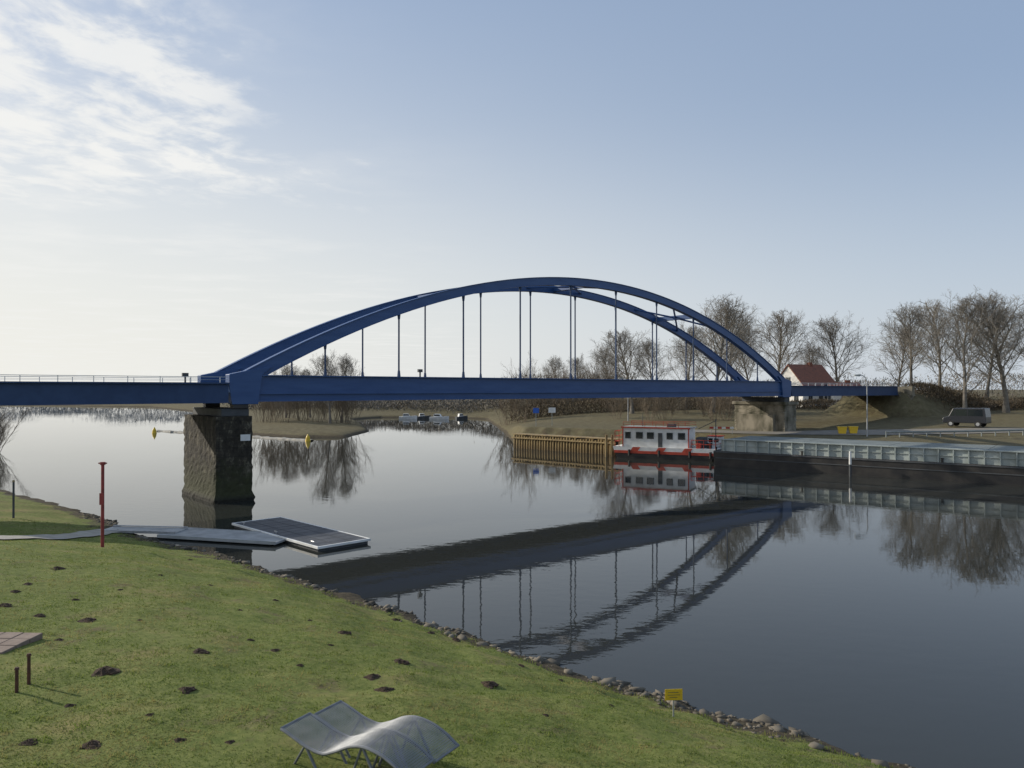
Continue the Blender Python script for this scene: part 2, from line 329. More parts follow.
# ---------------------------------------------------------------- bridge
brz=math.atan2(bu[1],bu[0])
br=thing('arch_bridge','long blue steel tied-arch road bridge crossing the river on stone piers','bridge',(B0[0],B0[1],0),brz)
XL=-60.0; XR=SP+33
ZT=9.03; ZB=7.08
ARZ=8.55; ARR=10.25
def rib(t): return Vector((t*SP,0,ARZ+4*ARR*t*(1-t)))
for yy in (0.0,BW):
    g=MB(); y=yy
    g.box(0.5,SP-0.5,y-0.12,y+0.12,ZB+0.08,ZT-0.08)
    g.box(0.3,SP-0.3,y-0.36,y+0.36,ZT-0.08,ZT); g.box(0.3,SP-0.3,y-0.36,y+0.36,ZB,ZB+0.08)
    sgn=-1 if yy==0 else 1
    ya,yb=(y+sgn*0.123,y+sgn*0.30)
    g.box(0.4,SP-0.4,min(ya,yb),max(ya,yb),7.62,7.67)
    part('main_girder',g,M_blue,br)
    n=56; a=MB()
    for hw,hd0,hd1 in ((0.22,-0.34,0.34),(0.30,0.34,0.395),(0.30,-0.395,-0.34)):
        base=len(a.v)
        for i in range(n+1):
            t=i/n; p=rib(t); d=Vector((SP,0,4*ARR*(1-2*t))).normalized(); nn=Vector((-d.z,0,d.x))
            kk=1.0+0.35*abs(2*t-1)**3
            for sy,h in ((-hw,hd0),(hw,hd0),(hw,hd1),(-hw,hd1)):
                q=p+nn*h*kk; a.v.append((q.x,y+sy,q.z))
        for i in range(n):
            for c in range(4):
                a.f.append((base+i*4+c,base+i*4+(c+1)%4,base+i*4+4+(c+1)%4,base+i*4+4+c))
        a.f.append((base,base+1,base+2,base+3)); a.f.append((base+n*4,base+n*4+1,base+n*4+2,base+n*4+3))
    part('arch_rib',a,M_blue,br)
    for k in range(1,11):
        t=k/11; p=rib(t); h=MB(); h.tube((t*SP,y,ZT),(t*SP,y,p.z-0.36),0.075,0.075,8)
        h.tube((t*SP,y,ZT),(t*SP,y,ZT+0.5),0.15,0.10,8); h.tube((t*SP,y,p.z-0.85),(t*SP,y,p.z-0.36),0.10,0.15,8)
        part('hanger',h,M_hang,br)
    e=MB(); e.prism([(-0.7,6.9),(1.2,6.9),(1.5,ZT-.02),(2.3,ZT+0.65),(1.3,ZT+0.5),(-0.9,ZT+0.02),(-0.9,8.2)],y-0.40,y+0.40)
    part('end_post',e,M_blue,br,0.03)
    e=MB(); e.prism([(SP+0.7,6.9),(SP-1.2,6.9),(SP-1.5,ZT-.02),(SP-2.3,ZT+0.65),(SP-1.3,ZT+0.5),(SP+0.9,ZT+0.02),(SP+0.9,8.2)],y-0.40,y+0.40)
    part('end_post',e,M_blue,br,0.03)
    s=1 if yy==0 else -1
    for xa,xb in ((XL,-0.95),(SP+0.95,XR)):
        g=MB(); yo=y-s*0.25
        g.box(xa,xb,yo-0.12,yo+0.12,ZB,8.36); g.box(xa,xb,yo-0.34,yo+0.34,8.36,8.46); g.box(xa,xb,yo-0.3,yo+0.3,ZB-0.07,ZB)
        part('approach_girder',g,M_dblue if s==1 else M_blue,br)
        r=MB(); r.box(xa,xb,yo-0.025,yo+0.025,8.83,8.87); r.box(xa,xb,yo-0.015,yo+0.015,8.645,8.665)
        x=xa+0.5
        while x<xb:
            r.box(x-0.02,x+0.02,yo-0.028,yo+0.028,8.46,8.829); x+=2.0
        part('railing',r,M_rail,br)
for xx in (15.4,-3.8):
    c=MB(); zz=ZT if xx>0 else 8.46
    c.box(xx-.05,xx+.05,-.05,.05,zz,zz+.4); c.box(xx-.2,xx+.2,-.1,.1,zz+.4,zz+.65); part('signal_box',c,M_dgrey,br)
d=MB(); d.box(XL,XR,0.45,BW-0.45,7.75,8.1)
part('deck',d,M_asph,br)
d=MB(); x=XL+1
while x<XR:
    if not(-0.8<x<0.8): d.box(x-0.12,x+0.12,0.4,BW-0.4,7.25,7.748)
    x+=3.3
for yy in (1.6,3.05,4.5): d.box(XL,XR,yy-0.1,yy+0.1,7.35,7.747)
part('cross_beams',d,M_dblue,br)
for t in (0.26,0.5,0.735):
    c=MB(); z=rib(t).z; x=t*SP; 
    c.box(x-0.25,x+0.25,0.23,BW-0.23,z-0.25,z+0.25)
    for s in (-1,1):
        t2=t+s*0.055; z2=rib(t2).z; x2=t2*SP
        c.tube((x,BW/2,z),(x2,0.25,z2),0.11,0.11,6); c.tube((x,BW/2,z),(x2,BW-0.25,z2),0.11,0.11,6)
    part('cross_brace',c,M_blue,br)
# river pier
p=thing('bridge_pier','tall dark stained masonry pier standing in the river under the bridge','bridge pier',(B0[0],B0[1],0),brz)
x0,x1=-1.95,0.75
def rough_shaft(x0,x1,y0,y1,z0,z1,seed):
    R=random.Random(seed); c=MB(); nz=34; per=[]
    nxs,nys=10,22
    for i in range(nxs): per.append((i/nxs,0))
    for i in range(nys): per.append((1,i/nys))
    for i in range(nxs): per.append((1-i/nxs,1))
    for i in range(nys): per.append((0,1-i/nys))
    k=len(per)
    for j in range(nz+1):
        f=j/nz; z=z0+(z1-z0)*f; fl=0.14*(1 if z<.32 else max(0,1-(z-.32)/.2))
        for (u,v) in per:
            r=R.uniform(-.03,.02)
            ex=(u-.5)*2; ey=(v-.5)*2
            xx=(x0+x1)/2+ex*((x1-x0)/2+fl+r); yv=(y0+y1)/2+ey*((y1-y0)/2+fl+r)
            if abs(ex)==1 and abs(ey)==1: q=R.uniform(.02,.09); xx-=ex*q; yv-=ey*q
            c.v.append((xx,yv,z))
    for j in range(nz):
        for i in range(k):
            a=j*k+i; b=j*k+(i+1)%k; c.f.append((a,b,b+k,a+k))
    c.f.append(tuple(nz*k+i for i in range(k))); return c
part('shaft',rough_shaft(x0,x1,-.6,6.5,-2.2,6.05,4),M_pier,p)
c=MB(); c.box(x0+0.55,x1-0.15,-0.2,6.0,6.052,6.6); part('bearing_block',c,M_dgrey,p,0.04)
for yy in (0,BW-0.3):
    c=MB(); c.box(-0.6,0.5,yy-0.35,yy+0.35,6.602,6.9); part('bearing',c,M_black,p,0.02)
c=MB(); c.box(-.2,0.5,-0.68,-0.65,4.3,4.75); part('sign_plate',c,M_white,p)
# land pier
pz=float(zat(B0[0]+bu[0]*SP,B0[1]+bu[1]*SP))
lp=thing('bridge_pier','weathered ivy-stained concrete bridge pier standing on the bank','bridge pier',(B0[0]+bu[0]*SP,B0[1]+bu[1]*SP,0),brz)
sh=rough_shaft(-1.5,1.5,-.8,6.9,pz-1,5.9,9)
part('shaft',sh,M_ltconc,lp)
c=MB(); c.box(-1.7,1.7,-1.0,7.1,5.902,6.3); part('cap_beam',c,M_ltconc,lp,0.05)
c=MB(); c.box(-2.1,-1.52,.5,6.0,pz-1,4.6); part('stepped_block',c,M_ltconc,lp,0.05)
c=MB(); c.box(-0.6,0.6,-0.3,6.2,6.303,6.9); part('bearing',c,M_dgrey,lp,0.03)
ab=thing('bridge_abutment','grey concrete abutment at the end of the blue bridge','abutment',(B0[0]+bu[0]*(SP+33),B0[1]+bu[1]*(SP+33),0),brz)
c=MB(); c.box(0.05,1.6,-2.5,8.6,2,7.0); c.box(0.6,1.5,-2.4,8.5,7.0,8.4); part('wall',c,M_ltconc,ab,0.05)

# ---------------------------------------------------------------- trees
def tube3(V,Fc,p0,p1,r0,r1,n):
    d=p1-p0; L=d.length
    if L<1e-5: return
    d/=L; a=Vector((0,0,1)) if abs(d.z)<0.9 else Vector((1,0,0))
    u=d.cross(a).normalized(); w=d.cross(u); b=len(V)
    for p,r in ((p0,r0),(p1,r1)):
        for i in range(n):
            t=6.28318*i/n; q=p+u*(r*math.cos(t))+w*(r*math.sin(t)); V.append((q.x,q.y,q.z))
    for i in range(n):
        j=(i+1)%n; Fc.append((b+i,b+j,b+n+j,b+n+i))
def gen_tree(seed,Ht,clear=0.22,wide=0.42,counts=(22,7,6,4,2),thick=1.0,up=1.0):
    R=random.Random(seed); T=MB(); C=MB()
    nseg=[7,5,3,2,1,1]; sides=[9,5,4,3,3,3]
    rad=[Ht*0.0155*thick,0.09,0.042,0.021,0.0125,0.0085]
    jit=[.05,.09,.14,.18,.2,.2]
    def grow(p,d,L,lv,r):
        pts=[p.copy()]; n=nseg[lv]; q=p.copy(); dd=d.copy()
        for i in range(n):
            j=jit[lv]
            dd=(dd+Vector((R.gauss(0,j),R.gauss(0,j),R.gauss(0,j)*0.6+ (0.10*up if lv in(1,2) else 0.04)))).normalized()
            q=q+dd*(L/n); pts.append(q.copy())
        tgt=T if lv==0 else C
        for i in range(n):
            ra=r*(1-0.75*i/n); rb=r*(1-0.75*(i+1)/n)
            if lv==0 and i==0: ra*=1.5
            tube3(tgt.v,tgt.f,pts[i],pts[i+1],ra,rb,sides[lv])
        if lv>=len(counts): return
        k=counts[lv]
        for c in range(k):
            f=(clear+(1-clear)*((c+R.random()*0.8)/k)) if lv==0 else 0.15+0.85*((c+R.random())/k)
            f=min(f,0.999); x=f*n; i=int(x); pp=pts[i].lerp(pts[i+1],x-i)
            ax=(pts[i+1]-pts[i]).normalized()
            if lv==0: phi=c*2.4+R.random()*0.7
            else: phi=R.random()*6.283
            a=Vector((0,0,1)) if abs(ax.z)<0.9 else Vector((1,0,0))
            u=ax.cross(a).normalized(); w=ax.cross(u)
            ang=R.uniform(0.7,1.0)*(1.15-0.6*f) if lv==0 else R.uniform(0.45,1.0)
            nd=(ax*math.cos(ang)+(u*math.cos(phi)+w*math.sin(phi))*math.sin(ang)).normalized()
            if lv==0:
                g=(f-clear)/(1-clear); LL=Ht*wide*(0.66+0.5*math.sin(math.pi*min(1,g*0.9+0.15)))*(1-0.42*g)*R.uniform(0.92,1.08)
            else: LL=L*R.uniform(0.42,0.60)*(1.2-0.5*f)
            grow(pp,nd,LL,lv+1,rad[lv+1]*(R.uniform(0.8,1.2))*(Ht/20))
    grow(Vector((0,0,-0.3)),Vector((0,0,1)),Ht*0.78,0,rad[0])
    mz=max(v[2] for v in C.v); k=Ht/mz
    T.v=[(a*k,b*k,c*k) for a,b,c in T.v]; C.v=[(a*k,b*k,c*k) for a,b,c in C.v]
    return T.mesh('trunk',M_bark),C.mesh('crown',M_twig),Ht
def gen_bush(seed,Ht,stems=12,m=None,nm='shrub'):
    R=random.Random(seed); C=MB(); cnt=[8,6,4]
    def grow(p,d,L,lv,r):
        n=3 if lv==0 else 2; pts=[p.copy()]; q=p.copy(); dd=d.copy()
        for i in range(n):
            dd=(dd+Vector((R.gauss(0,.1),R.gauss(0,.1),R.gauss(0,.1)+.08))).normalized(); q=q+dd*(L/n); pts.append(q.copy())
        for i in range(n): tube3(C.v,C.f,pts[i],pts[i+1],r*(1-.6*i/n),r*(1-.6*(i+1)/n),3)
        if lv>=3: return
        for c in range(cnt[lv]):
            f=0.2+0.8*(c+R.random())/cnt[lv]; f=min(f,.999); x=f*n; i=int(x); pp=pts[i].lerp(pts[i+1],x-i)
            nd=(dd+Vector((R.gauss(0,.45),R.gauss(0,.45),R.gauss(0,.3)))).normalized()
            grow(pp,nd,L*R.uniform(.3,.48),lv+1,max(r*.5,.004))
    for s in range(stems):
        a=R.random()*6.283; s_=R.uniform(0.05,0.5)
        grow(Vector((math.cos(a)*Ht*.15*R.random(),math.sin(a)*Ht*.15*R.random(),-0.2)),Vector((math.cos(a)*s_,math.sin(a)*s_,1)).normalized(),Ht*R.uniform(.5,.8),0,Ht*0.005)
    mz=max(v[2] for v in C.v); k=Ht/mz; C.v=[(a*k,b*k,c*k) for a,b,c in C.v]
    return C.mesh(nm,m or M_bush)
variants=[gen_tree(11,20,0.22,0.38),gen_tree(23,20,0.26,0.36),gen_tree(37,20,0.2,0.40),gen_tree(58,20,0.28,0.36)]
protos={}
def tree(px,Y,top,vi,wx=1.0,label='tall bare winter tree on the grassy bank',group='bare trees along the river bank',sink=0):
    x,y,z=at(px,Y); zt=H+(HY-top)/F*Y; Ht=zt-z; s=Ht/20*1.0
    if vi not in protos:
        tm,cm,_=variants[vi]
        o=thing('bare_tree',label,'tree',(x,y,z-sink),random.random()*6.28,group); o.scale=(s*wx,s*wx,s)
        part('trunk',tm,None,o); part('crown',cm,None,o); protos[vi]=o
    else:
        copy_thing(protos[vi],(x,y,z-sink),random.random()*6.28,(s*wx,s*wx,s),label)
rt='tall bare winter tree beside the riverside road'
for px,Y,top,vi,wx in [(912,128,299,1,1.1),(940,142,298,0,1.05),(965,122,285,2,1.05),(1006,124,286,3,1.25),(1040,130,290,0,1.1),(897,152,320,3,1.0),(986,152,302,1,1.1),(1070,135,298,2,1)]:
    tree(px,Y,top,vi,wx,rt)
for px,Y,top,vi,wx in [(838,165,309,2,1.1),(776,170,309,0,1.15),(750,190,325,3,1.1),(712,140,292,1,1.2),(686,150,318,2,1.0),(733,160,306,0,1.0),(632,145,325,3,1.2),(608,185,345,0,1.0),(655,185,336,1,1.1),(580,200,352,2,.9),(805,190,342,3,1.0),(556,205,354,1,.9)]:
    tree(px,Y,top,vi,wx)
for px,Y,top,vi,wx in [(330,158,348,2,.95),(341,165,352,1,.9),(286,178,362,0,1.1),(310,185,366,3,1.1)]:
    tree(px,Y,top,vi,wx,'small bare tree on the low grassy river spit')
bushes=[gen_bush(5,5),gen_bush(9,5),gen_bush(14,5)]
def bush(px,Y,top,k,label='leafless brown shrub on the river bank',wx=1.0):
    x,y,z=at(px,Y); zt=H+(HY-top)/F*Y; s=max(0.2,(zt-z)/5)
    o=bpy.data.objects.new('shrub',bushes[k%3]); COL.objects.link(o); o.location=(x,y,z); o.scale=(s*wx,s*wx,s); o.rotation_euler=(0,0,random.random()*6.28)
    o['label']=label; o['category']='shrub'; o['group']='leafless shrubs on the banks'
k=0
for px in range(510,620,7):
    bush(px+random.uniform(-3,3),random.uniform(150,200),random.uniform(350,372)+(12 if px<520 else 0),k,wx=.85); k+=1
for px in range(620,780,11):
    bush(px+random.uniform(-4,4),random.uniform(122,150),random.uniform(380,398),k,wx=1.3); k+=1
for px in (262,270,277,285,293,301,309,318,326,334,343,351):
    bush(px,random.uniform(155,180),random.uniform(364,386),k,'leafless shrub on the low river spit',wx=.9); k+=1
for px in range(892,1050,12):
    bush(px+random.uniform(-4,4),random.uniform(128,140),random.uniform(387,398),k,'low leafless shrub at the foot of the trees',wx=1.7); k+=1
for px,Y,top in ((-8,98,402),(-14,96,385)): bush(px,Y,top,k,'leafless shrub at the edge of the water',1.0)
def wood(name,pts,hmin,hmax,depth,n,m,label,wd=0.5,lsc=1.0):
    R=np.random.default_rng(len(pts)*7+n)
    pts=np.array(pts,float); seg=np.hypot(*(pts[1:]-pts[:-1]).T); cum=np.concatenate([[0],np.cumsum(seg)])
    s=R.random(n)*cum[-1]; x=np.interp(s,cum,pts[:,0]); y=np.interp(s,cum,pts[:,1])
    dx=R.normal(0,depth,n); y=y+dx; x=x+R.normal(0,depth*.3,n)
    env=hmin+(hmax-hmin)*np.clip(0.5+0.30*np.sin(s/13)+0.22*np.sin(s/5.3+1)+0.2*np.sin(s/31+2)+0.15*np.sin(s/2.3),0,1)
    hz=env*(1-R.random(n)**1.6*1.0)
    zg=zat(x,y); ok=zg>.1; z=zg+hz-0.5
    L=R.uniform(0.8,2.2,n)*(0.6+0.1*wd)*lsc; a=R.normal(0,.8,n)
    b=R.normal(0,.8,n)
    up=np.stack([np.sin(a)*L,np.sin(b)*L,np.abs(np.cos(a))*L],-1); base=np.stack([x,y,z],-1)
    th=R.random(n)*3.14; side=np.stack([np.cos(th),np.sin(th),R.normal(0,.3,n)],-1)*(wd*R.uniform(.3,1,n))[:,None]
    V=np.stack([base-side*.5,base+side*.5,base+up],1)[ok].reshape(-1,3)
    me=np_mesh(name,V,np.arange(len(V)),3,m)
    solo(name,me,m,label,'wood',kind='stuff')
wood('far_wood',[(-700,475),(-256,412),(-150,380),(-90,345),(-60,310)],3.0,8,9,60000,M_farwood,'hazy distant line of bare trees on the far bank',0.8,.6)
wood('far_wood',[(-95,262),(-40,250),(0,235),(30,240)],2.5,6.5,9,30000,M_midwood,'brown bare woodland beyond the end of the river',0.4,.7)
wood('far_wood',[(0,235),(60,240),(120,260),(240,300),(420,330)],4,9,12,36000,M_midwood,'bare woodland behind the riverside trees',0.4,.8)
def under(pts,h,depth,n,label):
    wood('undergrowth',pts,h*.5,h,depth,n,M_hedge,label,0.22,.45)
under([(0,165),(20,158),(42,150),(60,142)],3.2,3,26000,'dense dark brown hedge along the wooded bank')
under([(66,126),(85,136),(120,155)],2.0,2,18000,'dark brown hedge on the road embankment')

# ---------------------------------------------------------------- house
def house(px,Y,L,Wd,hw,hr,rz,label,zo=-.1):
    x,y,z=at(px,Y); o=thing('house',label,'house',(x,y,z+zo),rz)
    w=MB(); w.box(0,L,0,Wd,-1,hw); w.prismx([(0,hw),(Wd,hw),(Wd/2,hr)],0.0,L); part('wall',w,M_wall,o)
    r=MB(); t=0.22; e=0.5; k=(hr-hw)/(Wd/2)
    r.prismx([(-e,hw-e*k+0.05),(Wd/2,hr+0.05),(Wd+e,hw-e*k+0.05),(Wd+e,hw-e*k+0.05+t),(Wd/2,hr+0.05+t),(-e,hw-e*k+0.05+t)],-0.25,L+0.25)
    ro=part('roof',r,M_roof,o)
    c=MB(); c.box(L*.6,L*.6+.8,Wd/2-.4,Wd/2+.4,hr-.5,hr+.7); part('chimney',c,M_roof,ro)
    def win(face,a,zz,ww=1.0,hh=1.3):
        f=MB(); g=MB()
        if face=='x0':
            g.box(-0.03,-0.01,a,a+ww,zz,zz+hh); f.box(-0.06,0.0,a-.08,a,zz-.08,zz+hh+.08); f.box(-0.06,0,a+ww,a+ww+.08,zz-.08,zz+hh+.08); f.box(-0.06,0,a,a+ww,zz+hh,zz+hh+.08); f.box(-0.06,0,a,a+ww,zz-.08,zz); f.box(-.055,-.031,a+ww/2-.03,a+ww/2+.03,zz,zz+hh)
        else:
            g.box(a,a+ww,-0.03,-0.01,zz,zz+hh); f.box(a-.08,a,-0.06,0,zz-.08,zz+hh+.08); f.box(a+ww,a+ww+.08,-.06,0,zz-.08,zz+hh+.08); f.box(a,a+ww,-.06,0,zz+hh,zz+hh+.08); f.box(a,a+ww,-.06,0,zz-.08,zz); f.box(a+ww/2-.03,a+ww/2+.03,-.055,-.031,zz,zz+hh)
        wo=part('window',g,M_glass,o); part('frame',f,M_lgrey,wo)
    win('x0',1.2,1); win('x0',Wd-2.4,1); win('x0',Wd/2-.5,hw+.2)
    for a in np.arange(1.5,L-1.5,2.8): win('y0',a,1.1)
    return o
house(803,150,9.0,7.5,4.4,8.3,math.radians(26),'white rendered gabled house with a steep red-brown tiled roof')
house(834,148,6,5,3.2,4.6,math.radians(4),'low white outbuilding with brown roof behind the trees')

# ---------------------------------------------------------------- barge
bx0,by0=P(713,466)
brg=thing('cargo_barge','long black-hulled barge with grey side coaming moored at the quay','barge',(bx0,by0,0),math.atan2(qd[1],qd[0]))
LB=78
h=MB(); h.prism([(0.0,1.6),(0.15,-0.8),(LB,-0.8),(LB,1.6)],0,8.5); part('hull',h,M_black,brg,0.05)
h=MB(); h.box(0.1,LB,-0.08,-.002,1.45,1.55); h.box(0.3,LB,-0.06,-.002,0.85,0.93); part('rubbing_strake',h,M_dgrey,brg)
h=MB(); h.box(.8,LB-4,0.25,0.38,1.602,2.75); h.box(.8,LB-4,7.95,8.1,1.602,2.75); h.box(.8,.95,0.38,7.95,1.602,2.75); h.box(.7,LB-4,0.04,0.48,2.752,2.84)
h.box(.8,LB-4,.16,.248,2.18,2.25)
x=1.1
while x<LB-4:
    h.box(x,x+.10,.07,.248,1.602,2.179); h.box(x,x+.10,.07,.248,2.251,2.75); x+=1.15
part('hatch_coaming',h,M_coam,brg)
h=MB(); x=1.0
while x<LB-10:
    h.prismx([(.50,2.70),(7.9,2.70),(7.8,2.80),(.6,2.80)],x,x+7.7); x+=7.76
part('hatch_cover',h,M_cover,brg)
for xx in (.3,9,21,33,45):
    h=MB(); h.tube((xx,.12,1.55),(xx,.12,1.95),.09,.09,8); h.box(xx-.15,xx+.15,.05,.19,1.951,2.0); part('bollard',h,M_black,brg)
mp_=thing('mooring_pole','slim black and white mooring pole beside the barge','pole',((850-512)/F*70.4,70.4,0))
c=MB(); c.tube((0,0,-2),(0,0,1.1),.11,.11,10); part('pole_base',c,M_dgrey,mp_)
c=MB(); c.tube((0,0,1.1),(0,0,2.3),.115,.10,10); part('pole_top',c,M_white,mp_)

# ---------------------------------------------------------------- houseboat
hb=thing('houseboat','white flat-roofed work boat with red trim moored by the jetty','boat',(12.3,90.0,0),math.atan2(-.43,.9))
h=MB(); h.prism([(-0.3,0.55),(0.3,-0.6),(10.6,-0.6),(11.2,0.55)],0,4.2); part('hull',h,M_black,hb,0.04)
h=MB(); h.prism([(-0.32,0.552),(11.22,0.552),(11.32,0.86),(-0.40,0.86)],-0.02,4.22); part('hull_stripe',h,M_orange,hb)
h=MB(); h.prism([(-0.40,0.862),(11.32,0.862),(11.5,1.3),(-0.52,1.3)],0.0,4.2); part('bulwark',h,M_white,hb)
for xa in (1.6,4.6,7.6):
    h=MB(); h.prism([(xa,.864),(xa+.9,.864),(xa+1.2,1.298),(xa+.3,1.298)],-.012,-.003); part('red_flash',h,M_orange,hb)
h=MB(); h.box(.5,8.3,.45,3.7,1.302,3.5); cab=part('cabin',h,M_white,hb,0.04)
h=MB(); h.box(.35,8.5,.3,3.9,3.502,3.6); part('roof',h,M_lgrey,hb,0.02)
for a,ww in ((0.9,.55),(2.2,.7),(3.5,.7),(5.8,.6),(7.1,.7)):
    g=MB(); g.box(a,a+ww,.415,.44,2.3,2.95); wo=part('window',g,M_glass,cab)
    f=MB(); f.box(a-.06,a+ww+.06,.40,.449,2.95,3.01); f.box(a-.06,a+ww+.06,.40,.449,2.24,2.30); f.box(a-.06,a,.40,.449,2.3,2.95); f.box(a+ww,a+ww+.06,.40,.449,2.3,2.95); part('frame',f,M_dgrey,wo)
g=MB(); g.box(4.75,5.25,.4,.445,1.305,2.95); part('door',g,M_dgrey,cab)
g=MB(); g.box(.36,8.49,.27,.298,3.46,3.62); g.box(.49,.62,.43,.449,1.31,3.45); g.box(8.18,8.31,.43,.449,1.31,3.45); part('trim',g,M_orange,cab)
r=MB()
for xx in (-.3,.2): r.tube((xx,.1,1.3),(xx,.1,3.1),.04,.04,5); r.tube((xx,4.1,1.3),(xx,4.1,3.1),.04,.04,5)
for zz in (1.9,2.5,3.1): r.tube((-.3,.1,zz),(.4,.1,zz),.04,.04,5); r.tube((-.3,.1,zz),(-.3,4.1,zz),.04,.04,5)
part('stern_frame',r,M_orange,hb)
r=MB()
for xx in (8.6,9.3,10,10.7,11.3): r.tube((xx,.1,1.3),(xx,.1,2.25),.035,.035,5)
for zz in (1.8,2.25): r.tube((8.6,.1,zz),(11.3,.1,zz),.035,.035,5); r.tube((11.3,.1,zz),(11.3,4.1,zz),.035,.035,5)
part('deck_railing',r,M_orange,hb)
r=MB()
for xx in np.arange(.6,8.4,1.3): r.tube((xx,.4,3.6),(xx,.4,4.15),.025,.025,5); r.tube((xx,3.8,3.6),(xx,3.8,4.15),.025,.025,5)
for yy in (.4,3.8): r.tube((.6,yy,4.15),(8.4,yy,4.15),.025,.025,5); r.tube((.6,yy,3.88),(8.4,yy,3.88),.02,.02,5)
part('roof_railing',r,M_red,hb)
g=MB(); g.box(8.9,9.9,1.2,2.9,1.302,2.5); part('engine_box',g,M_dgrey,hb,0.05)
g=MB(); g.box(9.1,9.6,.4,1.0,1.302,1.9); part('crate',g,M_red,hb,0.03)
g=MB(); g.tube((10.4,1.2,1.3),(10.4,1.2,1.9),.3,.3,12); g.tube((10.4,1.0,1.75),(10.4,2.6,1.75),.12,.12,8); part('winch',g,M_black,hb)
g=MB(); g.tube((10.9,2.4,1.3),(10.9,2.4,4.6),.06,.05,6); g.tube((10.9,2.4,4.4),(8.9,2.4,3.4),.05,.04,6); part('crane_arm',g,M_dgrey,hb)
g=MB(); g.tube((2.5,2,3.6),(2.5,2,5.1),.04,.025,6); g.tube((2.1,2,4.7),(2.9,2,4.7),.02,.02,5); part('mast',g,M_dgrey,hb)
g=MB(); g.box(5.5,6.4,1.6,2.4,3.602,3.95); part('roof_box',g,M_dgrey,hb,.03)
for xx in (1.5,5,8.5,10.8):
    g=MB(); g.tube((xx,-.17,.3),(xx,-.17,1.0),.14,.14,10); part('fender',g,M_black,hb)
wb=thing('work_boat','small red and white boat cabin moored between houseboat and barge','boat',(21.6,89.4,0),math.atan2(-.5,.86))
h=MB(); h.prism([(0,1.2),(.5,-.5),(3.6,-.5),(4.2,1.4)],0,2.4); part('hull',h,M_black,wb,.04)
h=MB(); h.box(1.0,2.5,.4,2.0,1.3,2.5); cb=part('cabin',h,M_white,wb,.04)
h=MB(); h.box(.9,2.6,.3,2.1,2.502,2.58); part('roof',h,M_red,wb,.02)
g=MB(); g.box(2.8,3.5,.4,1.8,1.3,1.9); part('deck_box',g,M_dgrey,wb,.03)
for a in (1.12,1.8):
    g=MB(); g.box(a,a+.5,.37,.39,1.85,2.3); part('window',g,M_glass,cb)
# ---------------------------------------------------------------- jetty
jx0,jy0=P(515,448); jx1,jy1=P(614,455)
jl=math.hypot(jx1-jx0,jy1-jy0); ja=math.atan2(jy1-jy0,jx1-jx0)
j=thing('timber_jetty','ochre-brown wall of close vertical piles along the bank beside the boat','jetty',(jx0,jy0,0),ja)
n=int(jl/0.44)
pm=MB(); pm.tube((0,0,-2),(0,0,1.75),.15,.15,8); pmm=pm.mesh('pile',M_pile); fixn(pmm)
for i in range(n):
    o=part('pile',pmm,None,j,loc=(i*jl/(n-1),random.uniform(-.05,.05),random.uniform(-.12,.08)))
c=MB(); c.box(-.4,jl+.4,-.31,-.212,1.35,1.52); part('wale',c,M_pile,j)
c=MB(); c.box(-.4,jl+.4,-.12,1.6,1.85,1.95)
part('deck',c,M_pile,j)
c=MB(); c.box(-.3,jl+.3,.4,.5,-1,1.84); part('back_wall',c,M_black,j)
x,y=P(616,457)
for i in range(2):
    dp=MB(); dp.tube((0,0,-2),(0,0,2.6),.17,.15,10); fx=solo('mooring_post',dp,M_pile,'thick brown timber mooring post next to the houseboat','post',(x-.4-i*.7,y+.3,0),group='mooring posts')

# ---------------------------------------------------------------- far boats
def boat(px,py,L,rz,label,hm_=None):
    x,y=P(px,py); o=thing('motor_boat',label,'boat',(x,y,0),rz,'moored boats')
    b=MB(); prof=[(0,0.95),(0.25,1),(0.6,.95),(0.85,.6),(1.0,.05)]
    hw=L*.16
    for zz,sc in ((-.3,.7),(.6,1.0)):
        for (t,wv) in prof: b.v.append((t*L,-hw*wv*sc,zz+(t**2)*.3*(zz>0)))
        for (t,wv) in prof[::-1]: b.v.append((t*L,hw*wv*sc,zz+(t**2)*.3*(zz>0)))
    for i in range(10): jj=(i+1)%10; b.f.append((i,jj,10+jj,10+i))
    b.f.append(tuple(range(10))); b.f.append(tuple(range(10,20)))
    part('hull',b,hm_ or M_white,o)
    c=MB(); c.prism([(L*.2,.62),(L*.62,.62),(L*.52,1.4),(L*.24,1.4)],-hw*.7,hw*.7); cb=part('cabin',c,M_white,o)
    g=MB(); g.prism([(L*.24,.9),(L*.57,.9),(L*.53,1.25),(L*.26,1.25)],-hw*.72,hw*.72); part('window',g,M_glass,cb)
boat(399,418.9,4.8,0.1,'small white motor boat moored at the far bank')
boat(416,418.7,4,0.25,'small dark-hulled motor boat moored at the far bank',M_dgrey)
boat(430,419.2,5.2,-0.2,'white cabin boat moored at the far bank')
boat(456,419.0,3.6,0.6,'small dark-hulled motor boat moored at the far bank',M_dgrey)
x0_,y0_=P(158,431); x1_,y1_=P(312,441)
g=MB(); nn_=60
for i in range(nn_+1):
    t=i/nn_; 
    for s,zz in ((-1.2,-.4),(-.5,.2),(.5,.22),(1.2,-.4)):
        g.v.append((x0_+(x1_-x0_)*t+random.uniform(-.15,.15),y0_+(y1_-y0_)*t+s+random.uniform(-.2,.2),zz+random.uniform(-.08,.08)))
for i in range(nn_):
    for c in range(3): a=i*4+c; g.f.append((a,a+4,a+5,a+1))
solo('stone_groyne',g,M_path,'low stone groyne reaching across the calm river','groyne')
